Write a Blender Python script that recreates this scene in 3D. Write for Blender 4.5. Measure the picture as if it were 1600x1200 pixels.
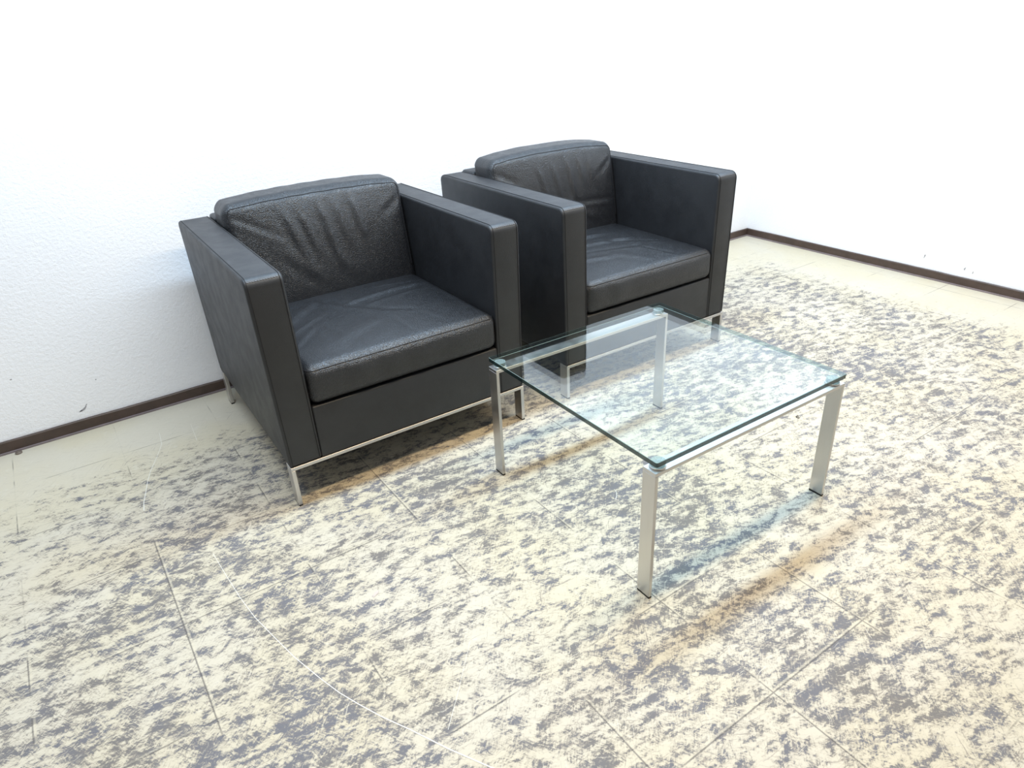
import bpy, bmesh, math, random
from mathutils import Vector, Matrix

for o in list(bpy.data.objects):
    bpy.data.objects.remove(o)
S = bpy.context.scene
COL = S.collection

# ------------------------------------------------------------------ camera
CAM = (-3.6722, -2.7612, 1.2682)
YAW, PITCH, ROLL, FPX = 0.5816, 0.4801, -0.054, 1078.12
cy, sy, cp, sp = math.cos(YAW), math.sin(YAW), math.cos(PITCH), math.sin(PITCH)
F = Vector((sy*cp, cy*cp, -sp))
R0 = Vector((cy, -sy, 0)); U0 = R0.cross(F)
R = math.cos(ROLL)*R0 + math.sin(ROLL)*U0
U = -math.sin(ROLL)*R0 + math.cos(ROLL)*U0
cam_data = bpy.data.cameras.new('camera')
cam = bpy.data.objects.new('camera', cam_data); COL.objects.link(cam)
cam.matrix_world = Matrix(((R.x, U.x, -F.x, CAM[0]), (R.y, U.y, -F.y, CAM[1]), (R.z, U.z, -F.z, CAM[2]), (0, 0, 0, 1)))
cam_data.sensor_fit = 'HORIZONTAL'; cam_data.sensor_width = 36.0
cam_data.lens = FPX/1600*36.0
cam_data.clip_start = 0.05
S.camera = cam

# ------------------------------------------------------------------ world, lamps, exposure
w = bpy.data.worlds.new('room_light'); S.world = w; w.use_nodes = True
bg = w.node_tree.nodes['Background']
bg.inputs[0].default_value = (0.93, 0.96, 1.0, 1); bg.inputs[1].default_value = 0.32
def area(name, loc, sx, sy_, power, col):
    d = bpy.data.lights.new(name, 'AREA'); d.shape = 'RECTANGLE'; d.size = sx; d.size_y = sy_
    d.energy = power; d.color = col
    o = bpy.data.objects.new(name, d); COL.objects.link(o); o.location = loc
    return o
area('ceiling_tube_warm', (-2.1, -1.87, 2.45), 4.0, 0.18, 82, (1.0, 0.78, 0.51))
area('ceiling_tube_cool', (-2.1, -0.98, 2.45), 4.0, 0.18, 138, (0.60, 0.80, 1.0))
S.view_settings.view_transform = 'Standard'
S.view_settings.look = 'None'
S.view_settings.exposure = -0.12
S.view_settings.gamma = 1.0
S.view_settings.use_curve_mapping = False

# ------------------------------------------------------------------ node helpers
class NT:
    def __init__(s, name):
        s.m = bpy.data.materials.new(name); s.m.use_nodes = True
        s.t = s.m.node_tree; s.n = s.t.nodes; s.l = s.t.links
        s.b = s.n['Principled BSDF']; s.out = s.n['Material Output']
    def put(s, inp, v):
        if isinstance(v, bpy.types.NodeSocket): s.l.new(v, inp)
        elif v is not None: inp.default_value = v
    def math(s, op, a, b=None, c=None, clamp=False):
        n = s.n.new('ShaderNodeMath'); n.operation = op; n.use_clamp = clamp
        s.put(n.inputs[0], a); s.put(n.inputs[1], b); s.put(n.inputs[2], c)
        return n.outputs[0]
    def pos(s):
        return s.n.new('ShaderNodeNewGeometry').outputs['Position']
    def obj(s):
        return s.n.new('ShaderNodeTexCoord').outputs['Object']
    def mapping(s, v, scale=(1, 1, 1), rot=0.0, loc=(0, 0, 0)):
        # rotate first, then stretch
        n = s.n.new('ShaderNodeMapping'); s.l.new(v, n.inputs['Vector'])
        n.inputs['Rotation'].default_value = (0, 0, rot); n.inputs['Location'].default_value = loc
        k = s.n.new('ShaderNodeVectorMath'); k.operation = 'MULTIPLY'
        s.l.new(n.outputs[0], k.inputs[0]); k.inputs[1].default_value = scale
        return k.outputs[0]
    def noise(s, v, scale, detail=4, rough=0.5, dist=0.0, color=False):
        n = s.n.new('ShaderNodeTexNoise'); s.l.new(v, n.inputs['Vector'])
        n.inputs['Scale'].default_value = scale; n.inputs['Detail'].default_value = detail
        n.inputs['Roughness'].default_value = rough; n.inputs['Distortion'].default_value = dist
        return n.outputs['Color' if color else 'Fac']
    def smooth(s, v, a, b, lo=0.0, hi=1.0):
        n = s.n.new('ShaderNodeMapRange'); n.interpolation_type = 'SMOOTHSTEP'
        s.put(n.inputs['Value'], v)
        n.inputs['From Min'].default_value = a; n.inputs['From Max'].default_value = b
        n.inputs['To Min'].default_value = lo; n.inputs['To Max'].default_value = hi
        return n.outputs[0]
    def mix(s, f, a, b):
        n = s.n.new('ShaderNodeMix'); n.data_type = 'RGBA'
        s.put(n.inputs['Factor'], f)
        for i, v in ((6, a), (7, b)):
            if isinstance(v, tuple) and len(v) == 3: v = (*v, 1)
            s.put(n.inputs[i], v)
        return n.outputs[2]
    def bump(s, h, strength, dist):
        n = s.n.new('ShaderNodeBump'); n.inputs['Strength'].default_value = strength
        n.inputs['Distance'].default_value = dist; s.l.new(h, n.inputs['Height'])
        s.l.new(n.outputs[0], s.b.inputs['Normal'])
    def set(s, **k):
        for a, v in k.items():
            if isinstance(v, tuple) and len(v) == 3: v = (*v, 1)
            s.put(s.b.inputs[a.replace('_', ' ')], v)
        return s

def mat_floor():
    t = NT('worn_linoleum'); p = t.pos()
    sep = t.n.new('ShaderNodeSeparateXYZ'); t.l.new(p, sep.inputs[0]); X, Y = sep.outputs[0], sep.outputs[1]
    # warp so scuffs are ragged
    wn = t.noise(p, 16, 4, 0.6, color=True)
    v1 = t.n.new('ShaderNodeVectorMath'); v1.operation = 'MULTIPLY_ADD'
    t.l.new(wn, v1.inputs[0]); v1.inputs[1].default_value = (0.03, 0.03, 0); t.l.new(p, v1.inputs[2]); pw = v1.outputs[0]
    A = t.noise(t.mapping(pw, (0.75, 1.25, 1), 0.10), 24, 8, 0.66, 0.2)
    B = t.noise(t.mapping(pw, (0.5, 2.2, 1), 0.15), 52, 8, 0.7, 0.3)
    Cn = t.noise(t.mapping(pw, (0.4, 2.6, 1), 1.0), 95, 5, 0.7, 0.4)
    Dn = t.noise(t.mapping(pw, (0.4, 2.6, 1), -0.75), 100, 5, 0.7, 0.4)
    D = t.noise(p, 2.1, 3, 0.55)
    # little wear in the strip along the walls
    e1 = t.smooth(t.math('ADD', Y, t.math('MULTIPLY', D, 0.3)), -0.42, 0.08)
    e2 = t.smooth(t.math('ADD', X, t.math('MULTIPLY', D, 0.3)), -0.42, 0.10)
    e3 = t.smooth(X, -3.55, -4.3)
    edge = t.math('MAXIMUM', t.math('MAXIMUM', e1, e2), t.math('MULTIPLY', e3, t.smooth(Y, -1.1, -0.4, 0.0, 0.6)))
    s = t.math('MULTIPLY', A, 0.42)
    s = t.math('MULTIPLY_ADD', B, 0.22, s)
    s = t.math('MULTIPLY_ADD', Cn, 0.19, s)
    s = t.math('MULTIPLY_ADD', Dn, 0.17, s)
    s = t.math('MULTIPLY_ADD', t.math('SUBTRACT', D, 0.5), 0.15, s)
    s = t.math('MULTIPLY_ADD', edge, -0.17, s)
    hard = t.smooth(s, 0.491, 0.545)
    soft = t.smooth(s, 0.450, 0.525)
    # palette
    tint = t.noise(p, 3.3, 2, 0.5)
    cream = t.mix(t.smooth(tint, 0.35, 0.65), (0.55, 0.50, 0.382), (0.55, 0.51, 0.42))
    blotch = t.smooth(t.noise(pw, 22, 6, 0.7), 0.55, 0.75)
    cream = t.mix(t.math('MULTIPLY', blotch, 0.55), cream, (0.60, 0.575, 0.50))
    brown = (0.25, 0.21, 0.165)
    slate = t.mix(t.smooth(t.noise(p, 5, 3, 0.6), 0.40, 0.62), (0.112, 0.118, 0.148), (0.130, 0.124, 0.125))
    col = t.mix(t.math('MULTIPLY', soft, 0.45), cream, brown)
    col = t.mix(t.math('MULTIPLY', hard, 0.88), col, slate)
    # fine hair scratches, brown and pale
    h1 = t.noise(t.mapping(pw, (0.25, 4.0, 1), 0.55), 60, 4, 0.6, 0.6)
    h2 = t.noise(t.mapping(pw, (0.25, 4.0, 1), -0.95), 60, 4, 0.6, 0.6)
    h3 = t.noise(t.mapping(pw, (0.22, 4.0, 1), 0.05), 50, 4, 0.6, 0.5)
    hs = t.math('MAXIMUM', t.math('MAXIMUM', h1, h2), h3)
    damp = t.math('SUBTRACT', 1.0, t.math('MULTIPLY', edge, 0.8))
    col = t.mix(t.math('MULTIPLY', t.math('MULTIPLY', t.smooth(hs, 0.60, 0.72), 0.75), damp), col, (0.22, 0.19, 0.17))
    hl = t.math('MINIMUM', t.math('MINIMUM', h1, h2), h3)
    col = t.mix(t.math('MULTIPLY', t.smooth(hl, 0.37, 0.27), 0.7), col, (0.62, 0.58, 0.49))
    # tile joints, 32.5 cm grid
    def joint(c, off):
        f = t.math('FRACT', t.math('DIVIDE', t.math('SUBTRACT', c, off), 0.325))
        return t.math('MULTIPLY', t.math('SUBTRACT', f, 0.5), 0.325)
    jv = t.noise(p, 4.5, 3, 0.6)
    vis = t.smooth(jv, 0.46, 0.60)
    # joints that are clearly open or dirty
    def seg(axis, c, a, b):
        u, v = (X, Y) if axis == 'x' else (Y, X)
        m = t.math('LESS_THAN', t.math('ABSOLUTE', t.math('SUBTRACT', u, c)), 0.02)
        m = t.math('MULTIPLY', m, t.smooth(v, a-0.02, a+0.02))
        return t.math('MULTIPLY', m, t.smooth(v, b+0.02, b-0.02))
    for q in (('x', -3.685, -1.62, -0.87), ('y', -1.256, -3.685, -3.04), ('x', -3.035, -1.25, -0.95), ('y', -0.931, -3.82, -3.69),
              ('x', -0.435, -1.58, -1.27), ('y', -1.581, -0.79, -0.41), ('y', -2.231, -2.98, -2.37), ('y', -0.606, -0.77, -0.17), ('x', -2.71, -2.45, -2.28), ('y', -1.906, -3.30, -3.14)):
        vis = t.math('MAXIMUM', vis, seg(*q))
    lx = joint(X, -3.685-0.1625); ly = joint(Y, -0.281-0.1625)
    dk = t.math('MAXIMUM', t.smooth(t.math('ABSOLUTE', lx), 0.0024, 0.0008), t.smooth(t.math('ABSOLUTE', ly), 0.0024, 0.0008))
    lgx = t.smooth(t.math('ABSOLUTE', t.math('ADD', lx, -0.0045)), 0.0035, 0.001)
    lgy = t.smooth(t.math('ABSOLUTE', t.math('ADD', ly, -0.0045)), 0.0035, 0.001)
    lg = t.math('MAXIMUM', lgx, lgy)
    col = t.mix(t.math('MULTIPLY', t.math('MULTIPLY', lg, vis), 0.42), col, (0.58, 0.53, 0.41))
    col = t.mix(t.math('MULTIPLY', t.math('MULTIPLY', dk, t.math('MULTIPLY_ADD', vis, 0.85, 0.05)), 0.75), col, (0.10, 0.09, 0.085))
    t.set(Base_Color=col, Roughness=t.math('MULTIPLY_ADD', hard, 0.12, 0.46), Specular_IOR_Level=0.2)
    t.bump(s, 0.12, 0.004)
    return t.m

def mat_plain(name, col, rough=0.5, metal=0.0, bump=None, spec=0.5, var=0.0):
    t = NT(name); o = t.obj()
    c = col
    if var:
        n = t.noise(o, 18, 4, 0.6)
        c = t.mix(t.smooth(n, 0.3, 0.7), tuple(x*(1-var) for x in col), tuple(min(1, x*(1+var)) for x in col))
    t.set(Base_Color=c, Roughness=rough, Metallic=metal, Specular_IOR_Level=spec)
    if bump:
        t.bump(t.noise(o, bump[0], 4, 0.6), bump[1], bump[2])
    return t.m

def mat_wall():
    t = NT('white_plaster'); p = t.pos()
    n = t.noise(p, 85, 5, 0.62); n2 = t.noise(p, 260, 3, 0.6)
    h = t.math('MULTIPLY_ADD', n2, 0.35, n)
    c = t.mix(t.smooth(t.noise(p, 2.5, 3, 0.5), 0.35, 0.7), (0.86, 0.872, 0.905), (0.88, 0.888, 0.915))
    t.set(Base_Color=c, Roughness=0.85, Specular_IOR_Level=0.2)
    t.bump(h, 0.45, 0.005)
    return t.m

def mat_leather(name='black_leather', soft=False):
    t = NT(name); o = t.obj()
    vo = t.n.new('ShaderNodeTexVoronoi'); vo.feature = 'DISTANCE_TO_EDGE'; t.l.new(o, vo.inputs['Vector'])
    vo.inputs['Scale'].default_value = 210 if soft else 330
    g = t.smooth(vo.outputs['Distance'], 0.0, 0.35)
    n = t.noise(o, 90, 5, 0.65)
    h = t.math('MULTIPLY_ADD', n, 0.9, t.math('MULTIPLY', g, 0.5))
    c = t.mix(t.smooth(t.noise(o, 9, 4, 0.6), 0.35, 0.7), (0.0075, 0.0077, 0.0095), (0.0105, 0.0107, 0.0125))
    r = t.smooth(t.noise(o, 40, 4, 0.6), 0.3, 0.7, 0.36, 0.46) if soft else t.smooth(t.noise(o, 14, 4, 0.6), 0.3, 0.7, 0.46, 0.56)
    t.set(Base_Color=c, Roughness=r, Specular_IOR_Level=0.78, Specular_Tint=(0.90, 0.95, 1.0))
    t.bump(h, 0.65 if soft else 0.3, 0.0020 if soft else 0.0010)
    return t.m

def mat_glass_face():
    # clear plate glass surface: see-through with angle dependent mirror reflection
    t = NT('clear_plate_glass'); g = t.n.new('ShaderNodeNewGeometry')
    d = t.n.new('ShaderNodeVectorMath'); d.operation = 'DOT_PRODUCT'
    t.l.new(g.outputs['Incoming'], d.inputs[0]); t.l.new(g.outputs['Normal'], d.inputs[1])
    c = t.math('ABSOLUTE', d.outputs['Value'])
    f = t.math('MULTIPLY_ADD', t.math('POWER', t.math('SUBTRACT', 1.0, c), 5.0), 0.957, 0.043)
    tr = t.n.new('ShaderNodeBsdfTransparent'); tr.inputs[0].default_value = (0.955, 0.985, 0.98, 1)
    gl = t.n.new('ShaderNodeBsdfGlossy'); gl.inputs['Color'].default_value = (0.95, 0.98, 1, 1); gl.inputs['Roughness'].default_value = 0.0
    mx = t.n.new('ShaderNodeMixShader'); t.l.new(f, mx.inputs[0]); t.l.new(tr.outputs[0], mx.inputs[1]); t.l.new(gl.outputs[0], mx.inputs[2])
    t.n.remove(t.b); t.l.new(mx.outputs[0], t.out.inputs[0])
    return t.m

def mat_glass_edge():
    t = NT('green_glass_edge')
    tr = t.n.new('ShaderNodeBsdfTransparent'); tr.inputs[0].default_value = (0.12, 0.20, 0.20, 1)
    t.set(Base_Color=(0.006, 0.016, 0.017), Roughness=0.10, Specular_IOR_Level=0.5)
    # seen from inside the plate the edge lets light through, from outside it is dark green
    tr.inputs[0].default_value = (0.66, 0.82, 0.82, 1)
    bf = t.n.new('ShaderNodeNewGeometry').outputs['Backfacing']
    mx = t.n.new('ShaderNodeMixShader'); t.l.new(t.math('MULTIPLY_ADD', bf, -0.72, 0.92), mx.inputs[0])
    t.l.new(tr.outputs[0], mx.inputs[1]); t.l.new(t.b.outputs[0], mx.inputs[2]); t.l.new(mx.outputs[0], t.out.inputs[0])
    return t.m

def mat_arris():
    t = NT('polished_glass_arris')
    tr = t.n.new('ShaderNodeBsdfTransparent'); tr.inputs[0].default_value = (0.75, 0.90, 0.90, 1)
    t.set(Base_Color=(0.30, 0.42, 0.42), Roughness=0.25, Specular_IOR_Level=0.8)
    mx = t.n.new('ShaderNodeMixShader'); mx.inputs[0].default_value = 0.6
    t.l.new(tr.outputs[0], mx.inputs[1]); t.l.new(t.b.outputs[0], mx.inputs[2]); t.l.new(mx.outputs[0], t.out.inputs[0])
    return t.m

def mat_pad():
    t = NT('clear_acrylic_pad')
    tr = t.n.new('ShaderNodeBsdfTransparent'); tr.inputs[0].default_value = (0.80, 0.92, 0.92, 1)
    t.set(Base_Color=(0.42, 0.50, 0.52), Roughness=0.1)
    mx = t.n.new('ShaderNodeMixShader'); mx.inputs[0].default_value = 0.4
    t.l.new(tr.outputs[0], mx.inputs[1]); t.l.new(t.b.outputs[0], mx.inputs[2]); t.l.new(mx.outputs[0], t.out.inputs[0])
    return t.m

def mat_chrome():
    t = NT('satin_chrome'); o = t.obj()
    n = t.noise(t.mapping(o, (1, 1, 0.25)), 40, 4, 0.6)
    t.set(Base_Color=t.mix(n, (0.55, 0.54, 0.53), (0.64, 0.63, 0.615)), Metallic=1.0, Roughness=t.smooth(n, 0.3, 0.7, 0.30, 0.38))
    return t.m

M = dict(floor=mat_floor(), wall=mat_wall(), leather=mat_leather(), soft=mat_leather('black_cushion_leather', True),
         gface=mat_glass_face(), gedge=mat_glass_edge(), arris=mat_arris(), pad=mat_pad(), chrome=mat_chrome(),
         board=mat_plain('brown_baseboard', (0.062, 0.040, 0.032), 0.45, var=0.15),
         foot=mat_plain('grey_baseboard_foot', (0.20, 0.165, 0.17), 0.5, var=0.12),
         scratch=mat_plain('pale_scratch', (0.72, 0.71, 0.66), 0.6),
         mark=mat_plain('grey_scuff', (0.33, 0.33, 0.35), 0.9),
         rubber=mat_plain('black_rubber', (0.012, 0.012, 0.013), 0.6),
         seam=mat_plain('black_seam_thread', (0.004, 0.004, 0.006), 0.7),
         stitch_glint=mat_plain('grey_stitch_highlight', (0.16, 0.17, 0.20), 0.5),  # pale tone stands in for highlights along the arm's cross seam
         cap=mat_plain('grey_brown_plastic', (0.16, 0.13, 0.11), 0.4, var=0.2),
         crumb=mat_plain('pale_chip', (0.52, 0.46, 0.42), 0.7),
         bug=mat_plain('dark_scrap', (0.03, 0.028, 0.026), 0.5))

# ------------------------------------------------------------------ mesh helpers
def link(name, bm, mats, parent=None, smooth=False):
    me = bpy.data.meshes.new(name); bm.normal_update(); bm.to_mesh(me); bm.free()
    for m in (mats if isinstance(mats, (list, tuple)) else [mats]): me.materials.append(m)
    if smooth:
        me.polygons.foreach_set('use_smooth', [True]*len(me.polygons))
    o = bpy.data.objects.new(name, me); COL.objects.link(o)
    if parent: o.parent = parent
    return o

def box_bm(a, b, bevel=0.0, seg=2):
    bm = bmesh.new()
    vs = [bm.verts.new((x, y, z)) for x in (a[0], b[0]) for y in (a[1], b[1]) for z in (a[2], b[2])]
    for f in ((0, 1, 3, 2), (4, 6, 7, 5), (0, 4, 5, 1), (2, 3, 7, 6), (0, 2, 6, 4), (1, 5, 7, 3)):
        bm.faces.new([vs[i] for i in f])
    bmesh.ops.recalc_face_normals(bm, faces=bm.faces)
    if bevel: bmesh.ops.bevel(bm, geom=bm.edges[:], offset=bevel, segments=seg, profile=0.5, affect='EDGES')
    return bm

def tube(bm, pts, r, closed=False, n=6):
    rings = []
    P = [Vector(p) for p in pts]; L = len(P)
    for i, p in enumerate(P):
        a = P[i-1] if (i or closed) else p; b = P[(i+1) % L] if (i < L-1 or closed) else p
        d = (b-a).normalized()
        h = Vector((0, 0, 1)) if abs(d.z) < 0.9 else Vector((1, 0, 0))
        u = d.cross(h).normalized(); v = d.cross(u)
        rings.append([bm.verts.new(p + r*(math.cos(2*math.pi*k/n)*u + math.sin(2*math.pi*k/n)*v)) for k in range(n)])
    m = L if closed else L-1
    for i in range(m):
        A, B = rings[i], rings[(i+1) % L]
        # choose the twist that matches best
        best = min(range(n), key=lambda s: sum((A[k].co-B[(k+s) % n].co).length for k in range(n)))
        for k in range(n):
            bm.faces.new((A[k], A[(k+1) % n], B[(k+1+best) % n], B[(k+best) % n]))
    if not closed:
        bm.faces.new(rings[0][::-1]); bm.faces.new(rings[-1])
    return bm

def lathe(bm, prof, c, n=32):
    rings = [[bm.verts.new((c[0]+r*math.cos(2*math.pi*k/n), c[1]+r*math.sin(2*math.pi*k/n), z)) for k in range(n)] for r, z in prof]
    for A, B in zip(rings, rings[1:]):
        for k in range(n): bm.faces.new((A[k], A[(k+1) % n], B[(k+1) % n], B[k]))
    bm.faces.new(rings[0][::-1]); bm.faces.new(rings[-1])
    return bm

def axis_coords(h, r, step, nr=6):
    core = h-r
    m = max(2, int(round(2*core/step)))
    a = [-core + 2*core*i/m for i in range(m+1)]
    e = [r*math.tan(math.pi/4*(k+1)/nr) for k in range(nr)]
    return [-core-x for x in reversed(e)] + a + [core+x for x in e]

def rounded_box(h, r, step, fn):
    """dense rounded box; fn(point, normal) -> final point"""
    bm = bmesh.new(); cache = {}
    co = [axis_coords(h[i], r, step) for i in range(3)]
    def vert(p):
        k = tuple(round(x, 6) for x in p)
        if k in cache: return cache[k]
        q = Vector([max(-(h[i]-r), min(h[i]-r, p[i])) for i in range(3)])
        n = (Vector(p)-q).normalized()
        cache[k] = bm.verts.new(fn(q + r*n, n)); return cache[k]
    for ax in range(3):
        b, c = (ax+1) % 3, (ax+2) % 3
        for s in (-1, 1):
            for i in range(len(co[b])-1):
                for j in range(len(co[c])-1):
                    vs = []
                    for ii, jj in ((i, j), (i+1, j), (i+1, j+1), (i, j+1)):
                        p = [0, 0, 0]; p[ax] = s*h[ax]; p[b] = co[b][ii]; p[c] = co[c][jj]; vs.append(vert(p))
                    bm.faces.new(vs if s > 0 else vs[::-1])
    return bm

def fold(x, y, segs):
    """sum of soft leather folds: each (x1,y1,x2,y2,amp,width)"""
    d = 0.0
    for x1, y1, x2, y2, amp, wd in segs:
        dx, dy = x2-x1, y2-y1; L2 = dx*dx+dy*dy
        t = ((x-x1)*dx+(y-y1)*dy)/L2; tt = max(0, min(1, t))
        ex, ey = x-x1-tt*dx, y-y1-tt*dy
        over = abs(t-tt)*math.sqrt(L2)
        s = ((x-x1)*dy-(y-y1)*dx)/math.sqrt(L2)
        fade = min(1.0, math.sin(math.pi*max(0.04, min(0.96, 0.08+0.84*tt)))*1.5)
        d += amp*fade*math.exp(-(s/wd)**2)*math.exp(-(over/(wd*1.5))**2)*(1.0)
        d -= 0.55*amp*fade*math.exp(-((s-1.7*wd)/wd)**2)*math.exp(-(over/(wd*1.5))**2)
    return d

# ------------------------------------------------------------------ room shell
def struct(o): o['kind'] = 'structure'; return o
XL, YF, HW = -7.0, -6.5, 2.7
bm = box_bm((XL, YF, -0.08), (0.1, 0.1, 0.0))
# long pale scratches that belong to the worn floor surface
SCR = [([(-3.56,-1.028),(-3.554,-1.13),(-3.546,-1.247),(-3.535,-1.34),(-3.518,-1.423),(-3.497,-1.52),(-3.47,-1.614),(-3.45,-1.675),(-3.428,-1.727),(-3.40,-1.787),(-3.367,-1.847),(-3.325,-1.931),(-3.279,-2.012),(-3.235,-2.085)], 0.0019),
       ([(-3.554,-.211),(-3.562,-.30),(-3.592,-.38),(-3.625,-.459),(-3.645,-.52),(-3.662,-.588),(-3.676,-.64),(-3.683,-.687)], 0.0017),
       ([(-3.445,-.213),(-3.454,-.355)], 0.0011), ([(-3.53,-.437),(-3.50,-.425)], 0.0013),
       ([(-3.146,-1.725),(-3.20,-1.785),(-3.245,-1.834),(-3.304,-1.895)], 0.0008),
       ([(-2.490,-1.498),(-2.494,-1.510),(-2.505,-1.525),(-2.520,-1.536)], 0.0016)]
for pts, wd in SCR:
    P = [Vector((x, y, 0.0005)) for x, y in pts]; L = []; wd *= 0.62
    for i, p in enumerate(P):
        d = (P[min(i+1, len(P)-1)]-P[max(i-1, 0)]).normalized(); nrm = Vector((-d.y, d.x, 0))
        k = wd*(0.4+0.75*i/len(P))
        L.append((bm.verts.new(p-k*nrm), bm.verts.new(p+k*nrm)))
    for a, b in zip(L, L[1:]):
        f = bm.faces.new((a[0], b[0], b[1], a[1])); f.material_index = 1; f.normal_update()
        if f.normal.z < 0: f.normal_flip()
struct(link('floor', bm, [M['floor'], M['scratch']]))

def mark_patch(bm, centre, ux, uy, blobs, mi):
    c, ux, uy = Vector(centre), Vector(ux), Vector(uy)
    for (x, y, rx, ry, a) in blobs:
        vs = []
        for k in range(14):
            th = 2*math.pi*k/14; rr = 1+0.25*math.sin(3*th+x*900)
            px, py = rx*rr*math.cos(th), ry*rr*math.sin(th)
            vs.append(bm.verts.new(c + ux*(x+px*math.cos(a)-py*math.sin(a)) + uy*(y+px*math.sin(a)+py*math.cos(a))))
        f = bm.faces.new(vs); f.material_index = mi
bm = box_bm((XL, 0.0, 0.0), (0.1, 0.1, HW))
mark_patch(bm, (-3.757, -0.0006, 0.083), (1, 0, 0), (0, 0, 1), [(0, 0, 0.013, 0.0035, 0.5), (0.012, 0.012, 0.007, 0.0015, 0.9), (-0.01, -0.005, 0.006, 0.002, 0.1), (-0.17, 0.18, 0.003, 0.002, 0), (0.07, 0.10, 0.002, 0.002, 0)], 1)
struct(link('wall_back', bm, [M['wall'], M['mark']]))
bm = box_bm((0.0, YF, 0.0), (0.1, 0.0, HW))
mark_patch(bm, (-0.0006, -1.104, 0.109), (0, 1, 0), (0, 0, 1), [(0, 0, 0.003, 0.010, 0.2), (-0.2, -0.02, 0.003, 0.008, 0.3), (-0.24, -0.03, 0.002, 0.006, 0.1)], 1)
struct(link('wall_right', bm, [M['wall'], M['mark']]))

HB = 0.0459
def baseboard(name, along, a, b):
    """profile swept along the wall with a slightly uneven paint line on top"""
    rnd = random.Random(3 if along == 'x' else 8)
    bm = bmesh.new(); n = int((b-a)/0.09); rings = []
    for i in range(n+1):
        s = a+(b-a)*i/n; j = rnd.uniform(-0.0009, 0.0009)
        prof = [(0, 0), (0.0145, 0), (0.0145, 0.0062), (0.0100, 0.0075), (0.0098, HB-0.003+j), (0.0075, HB+j), (0, HB+j)]
        rings.append([bm.verts.new((s, -d, z) if along == 'x' else (-d, s, z)) for d, z in prof])
    for A, B in zip(rings, rings[1:]):
        for k in range(len(A)-1):
            f = bm.faces.new((A[k], A[k+1], B[k+1], B[k])); f.material_index = 1 if k in (1, 2) else 0
    bm.faces.new(rings[0]); bm.faces.new(rings[-1][::-1])
    bmesh.ops.recalc_face_normals(bm, faces=bm.faces)
    struct(link(name, bm, [M['board'], M['foot']]))
baseboard('baseboard_back', 'x', XL, -0.013)
baseboard('baseboard_right', 'y', YF, -0.0005)

# ------------------------------------------------------------------ armchairs
W, D, H, T, ZB, TAP = 0.8572, 0.8579, 0.7205, 0.1045, 0.1378, 0.0103
W2, D2 = W/2, D/2
XI = W2-T

def arm_bm(s):
    """upholstered arm: side panel profile with rounded top corners, soft edges"""
    bm = box_bm((-T/2, -D2, ZB), (T/2, D2, H))
    es = [e for e in bm.edges if abs(e.verts[0].co.z-H) < 1e-6 and abs(e.verts[1].co.z-H) < 1e-6 and abs(e.verts[0].co.y-e.verts[1].co.y) < 1e-6]
    bmesh.ops.bevel(bm, geom=es, offset=0.026, segments=6, profile=0.5, affect='EDGES')
    es = [e for e in bm.edges if abs(e.verts[0].co.z-ZB) < 1e-6 and abs(e.verts[1].co.z-ZB) < 1e-6 and abs(e.verts[0].co.y-e.verts[1].co.y) < 1e-6]
    bmesh.ops.bevel(bm, geom=es, offset=0.010, segments=3, profile=0.5, affect='EDGES')
    es = [e for e in bm.edges if abs(abs(e.verts[0].co.x)-T/2) < 1e-6 and abs(e.verts[0].co.x-e.verts[1].co.x) < 1e-6 and len(e.link_faces) == 2
          and abs(e.link_faces[0].normal.x-e.link_faces[1].normal.x) > 0.5]
    bmesh.ops.bevel(bm, geom=es, offset=0.009, segments=4, profile=0.5, affect='EDGES')
    for v in bm.verts:
        k = (H-v.co.z)/(H-ZB)
        outer = (v.co.x*s/T+0.5)
        v.co.x += s*(XI+T/2) - s*k*(0.005+(TAP-0.005)*outer)
    bm.normal_update()
    return bm

def arm_path(s, side):
    """seam that follows the arm's front and top edges; side -1 inner, +1 outer"""
    r = 0.026; pts = []; e = 0.0006
    for i in range(25): pts.append((-D2-e, ZB+0.004+(H-r-ZB-0.004)*i/24))
    for i in range(1, 7):
        a = math.pi/2*i/6; pts.append((-D2+r-(r+e)*math.cos(a), H-r+(r+e)*math.sin(a)))
    for i in range(1, 21): pts.append((-D2+r+(D-2*r)*i/20, H+e))
    out = []
    for y, z in pts:
        k = (H-z)/(H-ZB); lx = side*(T/2-0.0085)*1.0
        outer = (lx/T+0.5)
        out.append((s*(XI+T/2+lx) - s*k*(0.005+(TAP-0.005)*outer), y, z))
    return out

def smooth_by_angle(o, ang=35):
    me = o.data
    bm = bmesh.new(); bm.from_mesh(me)
    for f in bm.faces: f.smooth = True
    for e in bm.edges:
        e.smooth = not (len(e.link_faces) == 2 and e.calc_face_angle(0) > math.radians(ang))
    bm.to_mesh(me); bm.free()

# seat cushion: half extents and centre
SH = (XI-0.0015, 0.325, 0.060); SC = (0, -0.1075, 0.372); SR = 0.029
def seat_fn(folds, seedph):
    def fn(p, n):
        u, v = p.x/SH[0], p.y/SH[1]
        up = max(0, n.z)
        cu = max(0, 1-abs(u)**3); cv = max(0, 1-abs(v)**4)
        z = p.z + up*0.014*cu*cv - max(0, -n.z)*0.0
        y = p.y - max(0, -n.y)*0.010*max(0, 1-(p.z/SH[2])**2)*max(0, 1-abs(u)**4)
        if up > 0.3:
            z += up*fold(p.x, p.y, folds)
            z += up*0.0016*math.sin(9*p.x+seedph)*math.sin(11*p.y+1.7*seedph)*cu*cv
        if n.y < -0.5:
            y += 0.0016*math.sin(31*p.x+5*math.sin(7*p.x+seedph))*max(0, 1-(p.z/SH[2])**2)
        # pinch beside the front seam
        return (p.x+SC[0], y+SC[1], z+SC[2])
    return fn

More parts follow.
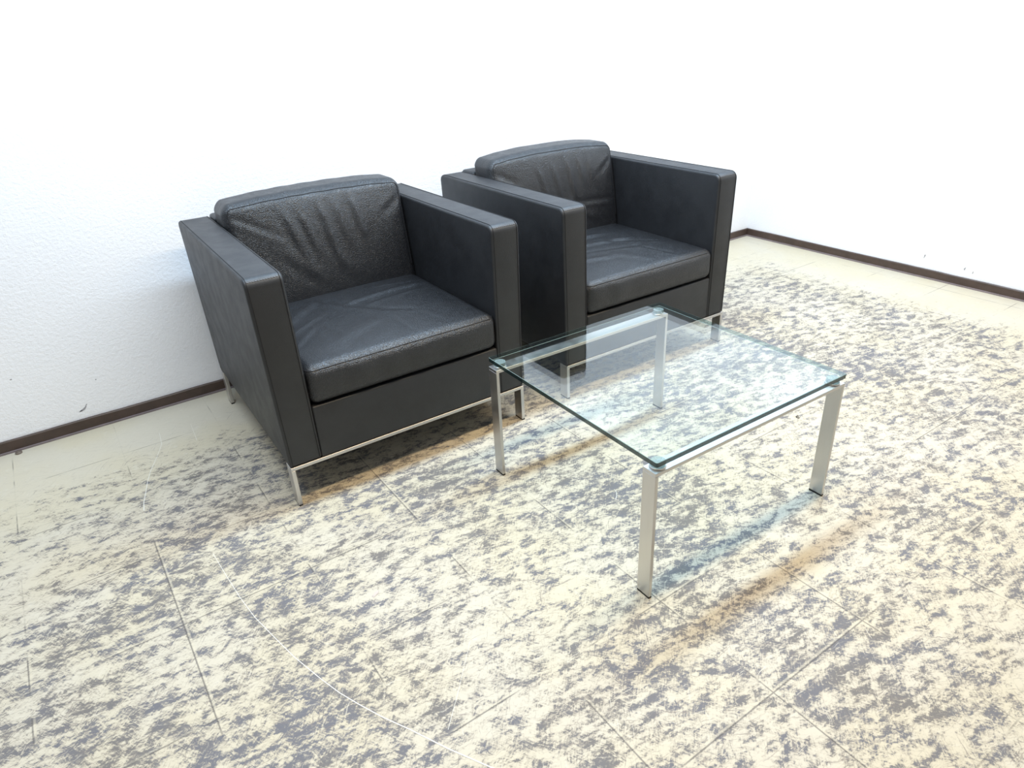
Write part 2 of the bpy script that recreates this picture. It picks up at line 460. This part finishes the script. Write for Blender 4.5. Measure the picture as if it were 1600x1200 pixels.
# back cushion: leaning block
BH = (XI-0.0015, 0.072, 0.205); BC = (0, 0.243, 0.588); BR = 0.030
def back_pt(p, n, arch, folds, ph):
    u, v = p.x/BH[0], p.z/BH[2]
    y = p.y + 0.17*(p.z) - 0.012
    z = p.z - 0.10*(p.y)*0.0
    # arched top edge
    k = max(0.0, (p.z/BH[2]+0.2)/1.2)
    z += arch*k*(1-abs(u)**2.6) - arch*0.55*k
    # front belly
    fr = max(0, -n.y)
    y -= fr*0.024*max(0, 1-abs(u)**3)*max(0, 1-abs(v)**3)
    if fr > 0.3:
        y -= fr*fold(p.x, p.z, folds)
        y -= fr*0.0018*math.sin(8*p.x+ph)*math.sin(13*p.z+2*ph)
    if n.z > 0.3:
        z += 0.0007*math.sin(40*p.x+6*math.sin(6*p.x+ph))*max(0, 1-abs(u)**4)
    # rounded upper corners seen from the front
    c = max(0, abs(u)-0.90)/0.10*max(0, v-0.72)/0.28
    z -= 0.012*c*c
    return (p.x+BC[0], y+BC[1], z+BC[2])

def loop_on(h, r, axis_fn, which):
    """points of the seam on a rounded box edge loop, which='front' (normal -y)"""

def make_armchair(loc, rz, label, seat_folds, back_folds, arch, ph):
    root = bpy.data.objects.new('armchair', None); COL.objects.link(root)
    root.location = loc; root.rotation_euler = (0, 0, rz)
    root['label'] = label; root['category'] = 'armchair'; root['group'] = 'black leather armchairs by the wall'
    for s in (-1, 1):
        a = link('armrest', arm_bm(s), M['leather'], root); smooth_by_angle(a, 40)
        for side in (-1, 1):
            bm = bmesh.new(); tube(bm, arm_path(s, side), 0.0010)
            link('seam', bm, M['seam'], a, True)
        # cross seam of top and front strip, its highlights painted as pale dashes
        rr = 0.026+0.0005; an = math.radians(40)
        yy, zz = -D2+0.026-rr*math.cos(an), H-0.026+rr*math.sin(an)
        bm = bmesh.new()
        for i in range(12):
            xa = s*(XI+T/2)+(-T/2+0.010)+(T-0.020)*i/12
            tube(bm, [(xa, yy, zz), (xa+(T-0.020)/12*0.7, yy, zz)], 0.0009)
        link('seam_highlights', bm, M['stitch_glint'], a, True)
    # back panel between the arms
    b = link('back_panel', box_bm((-XI+0.001, D2-0.098, ZB), (XI-0.001, D2-0.002, H+0.006), 0.012, 3), M['leather'], root); smooth_by_angle(b, 40)
    # seat base between the arms with its front panel
    b = link('seat_base', box_bm((-XI+0.003, -D2+0.001, ZB), (XI-0.003, D2-0.09, 0.311), 0.007, 3), M['leather'], root); smooth_by_angle(b, 40)
    # seat cushion
    fn = seat_fn(seat_folds, ph)
    c = link('seat_cushion', rounded_box(SH, SR, 0.008, fn), M['soft'], root, True)
    for dz, rr in ((0.0, 0.0013), (-0.0052, 0.0008)):
        pts = []
        ang = math.radians(38) ; k = SR+0.0004
        for i in range(61):
            x = -(SH[0]-SR)+2*(SH[0]-SR)*i/60
            n = Vector((0, -math.cos(ang), math.sin(ang)))
            q = Vector((x, -(SH[1]-SR), SH[2]-SR)) + k*n
            p = fn(q, n); pts.append((p[0], p[1]-(0.0012 if dz else 0), p[2]+dz))
        # turn down round the two front corners and back along the arms
        for sgn in (1, -1):
            arc = []
            for i in range(1, 8):
                a = math.pi/2*i/7
                n = Vector((sgn*math.sin(a)*math.cos(ang), -math.cos(a)*math.cos(ang), math.sin(ang)))
                q = Vector((sgn*(SH[0]-SR), -(SH[1]-SR), SH[2]-SR)) + k*n
                p = fn(q, n); arc.append((p[0], p[1], p[2]+dz))
            pts = pts+arc if sgn == 1 else arc[::-1]+pts
        bm = bmesh.new(); tube(bm, pts, rr); link('seam', bm, M['seam'], c, True)
    # back cushion
    bf = lambda p, n: back_pt(p, n, arch, back_folds, ph)
    c = link('back_cushion', rounded_box(BH, BR, 0.008, bf), M['soft'], root, True)
    pts = []; k = BR+0.0004; ang = math.radians(62)
    def add(q, n): pts.append(bf(q+k*n, n))
    cz, cx_, cyy = BH[2]-BR, BH[0]-BR, -(BH[1]-BR)
    for i in range(31):
        z = -0.12+(cz+0.12)*i/30
        add(Vector((-cx_, cyy, z)), Vector((-math.cos(ang), -math.sin(ang), 0)))
    for i in range(1, 8):
        a = math.pi/2*i/7
        add(Vector((-cx_, cyy, cz)), Vector((-math.cos(a)*math.cos(ang), -math.sin(ang), math.sin(a)*math.cos(ang))))
    for i in range(1, 61):
        add(Vector((-cx_+2*cx_*i/60, cyy, cz)), Vector((0, -math.sin(ang), math.cos(ang))))
    for i in range(1, 8):
        a = math.pi/2*i/7
        add(Vector((cx_, cyy, cz)), Vector((math.sin(a)*math.cos(ang), -math.sin(ang), math.cos(a)*math.cos(ang))))
    for i in range(1, 31):
        z = cz-(cz+0.12)*i/30
        add(Vector((cx_, cyy, z)), Vector((math.cos(ang), -math.sin(ang), 0)))
    bm = bmesh.new(); tube(bm, pts, 0.0014); link('seam', bm, M['seam'], c, True)
    # chrome skid frames, front and back: rail, two flat legs, black glides
    xo = W2-TAP
    for y0, y1 in ((-D2, -D2+0.044), (D2-0.044, D2)):
        link('base_rail', box_bm((-xo, y0, ZB-0.0115), (xo, y1, ZB), 0.001, 1), M['chrome'], root)['label'] = 'chrome rail'
        for s in (-1, 1):
            xa, xb = (-xo, -xo+0.0125) if s < 0 else (xo-0.0125, xo)
            l = link('leg', box_bm((xa, y0, 0.0045), (xb, y1, ZB-0.0115), 0.001, 1), M['chrome'], root); l['label'] = 'flat chrome leg'
            link('foot_glide', box_bm((xa+0.0005, y0+0.0005, 0.0), (xb-0.0005, y1-0.0005, 0.0045)), M['rubber'], l)
    return root

backA = [(-.13, .15, -.085, -.02, .0045, .013), (-.075, .135, -.04, .0, .004, .011), (-.005, .16, .03, -.05, .0055, .012), (.05, .15, .075, .02, .0035, .011), (.115, .165, .135, .02, .0055, .012),
         (-.30, .165, -.20, .10, -.0025, .010), (-.20, .10, -.14, .07, -.0015, .012), (.30, .14, .23, .09, -.003, .012), (-.16, .03, -.05, -.08, .003, .02), (.02, -.03, .10, -.1, .002, .025)]
backB = [(-.10, .13, -.075, .02, .004, .011), (-.03, .14, .0, -.0, .004, .010), (.05, .15, .07, .0, .0045, .010), (.11, .15, .125, .05, .0035, .010), (.165, .15, .175, .06, .0025, .010),
         (.30, .14, .22, .08, -.0035, .011), (-.30, .15, -.22, .10, -.003, .011), (.08, -.02, .28, -.035, -.0025, .010), (.06, -.05, .18, -.10, .003, .015)]
seatA = [(-.12, .20, .05, -.06, -.0035, .016), (.05, -.06, .14, -.13, -.0025, .012), (-.05, .07, .30, .12, .0035, .013), (.0, .03, .28, .08, -.003, .012), (.10, .17, .30, .15, .002, .008),
         (-.28, .02, -.12, .16, .003, .018), (-.30, -.08, -.14, .03, .002, .010), (-.30, -.17, -.20, -.06, .002, .010), (.05, -.30, .04, -.14, -.0015, .006), (.16, -.26, .12, -.12, -.001, .010), (-.20, -.22, .0, -.12, .0016, .025)]
seatB = [(-.20, .16, .12, .12, .0045, .018), (-.15, .05, .18, .0, .004, .016), (-.20, -.02, .15, -.12, -.003, .014), (.02, .05, .25, -.12, -.003, .012), (.10, -.10, .16, -.28, -.002, .009), (-.05, -.12, .05, -.28, .0015, .02),
         (-.25, -.10, -.05, -.16, .003, .018)]
make_armchair((-2.867, -0.5485, 0), -0.0139, 'black leather cube armchair on the left, nearest the camera, with whole seat front visible', seatA, backA, 0.016, 0.4)
make_armchair((-1.8167, -0.5438, 0), -0.0197, 'black leather cube armchair nearer the room corner, partly seen through the glass table top', seatB, backB, 0.022, 2.1)

# ------------------------------------------------------------------ glass coffee table
TX, TY, TR = -2.3743, -1.5403, -0.0191
GX, GY, GT, GTH = 0.6927/2, 0.7008/2, 0.4007, 0.0135
BX, BY, ZBAR, LW, BTH = 0.6941/2, 0.6994/2, 0.3715, 0.0420, 0.0095
root = bpy.data.objects.new('coffee_table', None); COL.objects.link(root)
root.location = (TX, TY, 0); root.rotation_euler = (0, 0, TR)
root['label'] = 'low square glass coffee table on two flat chrome bar frames, in front of the armchairs'; root['category'] = 'coffee table'
# glass plate with slightly rounded corners
bm = bmesh.new(); out = []
rc = 0.005
for cx_, cy_, a0 in ((GX-rc, GY-rc, 0), (-GX+rc, GY-rc, 90), (-GX+rc, -GY+rc, 180), (GX-rc, -GY+rc, 270)):
    for i in range(6):
        a = math.radians(a0+90*i/5); out.append((cx_+rc*math.cos(a), cy_+rc*math.sin(a)))
def ring(off, z):
    res = []
    for x, y in out:
        res.append(bm.verts.new((x*(1-off/GX), y*(1-off/GY), z)))
    return res
r0, r1, r2, r3 = ring(0.0008, GT-GTH), ring(0, GT-GTH+0.0008), ring(0, GT-0.0009), ring(0.0009, GT)
f = bm.faces.new(r0[::-1]); f = bm.faces.new(r3)
for A, B in ((r0, r1), (r1, r2), (r2, r3)):
    for k in range(len(A)):
        q = bm.faces.new((A[k], A[(k+1) % len(A)], B[(k+1) % len(A)], B[k])); q.material_index = 1 if A is r1 else 2
link('glass_top', bm, [M['gface'], M['gedge'], M['arris']], root)['label'] = 'clear glass plate with green edges'
for sy_ in (-1, 1):
    y0, y1 = (-BY, -BY+LW) if sy_ < 0 else (BY-LW, BY)
    link('frame_bar', box_bm((-BX, y0, ZBAR-BTH), (BX, y1, ZBAR), 0.0008, 1), M['chrome'], root)['label'] = 'flat chrome bar'
    for sx_ in (-1, 1):
        x0, x1 = (-BX, -BX+BTH) if sx_ < 0 else (BX-BTH, BX)
        l = link('leg', box_bm((x0, y0, 0.0055), (x1, y1, ZBAR-BTH), 0.0008, 1), M['chrome'], root); l['label'] = 'flat chrome leg'
        link('foot_glide', box_bm((x0+0.0003, y0+0.0003, 0), (x1-0.0003, y1-0.0003, 0.0055)), M['rubber'], l)
        c = (sx_*(BX-0.026), (y0+y1)/2)
        bm = bmesh.new(); lathe(bm, [(0.0185, ZBAR), (0.0195, ZBAR+0.001), (0.0195, ZBAR+0.004), (0.0185, ZBAR+0.005)], c)
        pd = link('corner_pad', bm, M['chrome'], root); smooth_by_angle(pd, 40); pd['label'] = 'round chrome and clear pad'
        bm = bmesh.new(); lathe(bm, [(0.0175, ZBAR+0.005), (0.0175, GT-GTH)], c)
        pc = link('clear_disc', bm, M['pad'], pd); smooth_by_angle(pc, 40)

# ------------------------------------------------------------------ small litter on the floor
def tag(o, label, cat): o['label'] = label; o['category'] = cat; return o
bm = bmesh.new(); lathe(bm, [(0.0105, 0.0), (0.0115, 0.002), (0.0108, 0.005), (0.006, 0.0065), (0.0055, 0.0085), (0.002, 0.009)], (0, 0), 20)
o = link('plastic_cap', bm, M['cap']); smooth_by_angle(o, 40); o.location = (-3.989, -0.030, 0)
tag(o, 'small grey brown round cap lying against the baseboard at far left', 'cap')
bm = bmesh.new()
tube(bm, [(0.006*math.cos(a)*1.1, 0.006*math.sin(a), 0.0016) for a in [math.radians(x) for x in range(-20, 231, 25)]], 0.0016, n=7)
o = link('metal_clip', bm, M['bug']); smooth_by_angle(o, 60); o.location = (-1.706, -1.581, 0); o.rotation_euler = (0, 0, 0.6)
tag(o, 'tiny dark curled clip on the floor behind the table\'s right front bar', 'clip')

bm = bmesh.new(); rnd = random.Random(5)
pr = [(0.0085*(1+0.3*math.sin(2*a+0.5)+0.12*math.sin(5*a)), a) for a in [2*math.pi*k/18 for k in range(18)]]
lo = [bm.verts.new((1.3*q*math.cos(a), 0.75*q*math.sin(a), 0)) for q, a in pr]
hi = [bm.verts.new((1.1*q*math.cos(a), 0.62*q*math.sin(a), 0.0018+0.0004*math.sin(3*a))) for q, a in pr]
bm.faces.new(lo[::-1]); bm.faces.new(hi)
for k in range(18): bm.faces.new((lo[k], lo[(k+1) % 18], hi[(k+1) % 18], hi[k]))
o = link('paint_chip', bm, M['crumb']); smooth_by_angle(o, 50); o.location = (-3.261, -1.452, 0); o.rotation_euler = (0, 0, 0.3)
tag(o, 'small flat pale pinkish chip on the scuffed floor in front of the left armchair', 'chip')
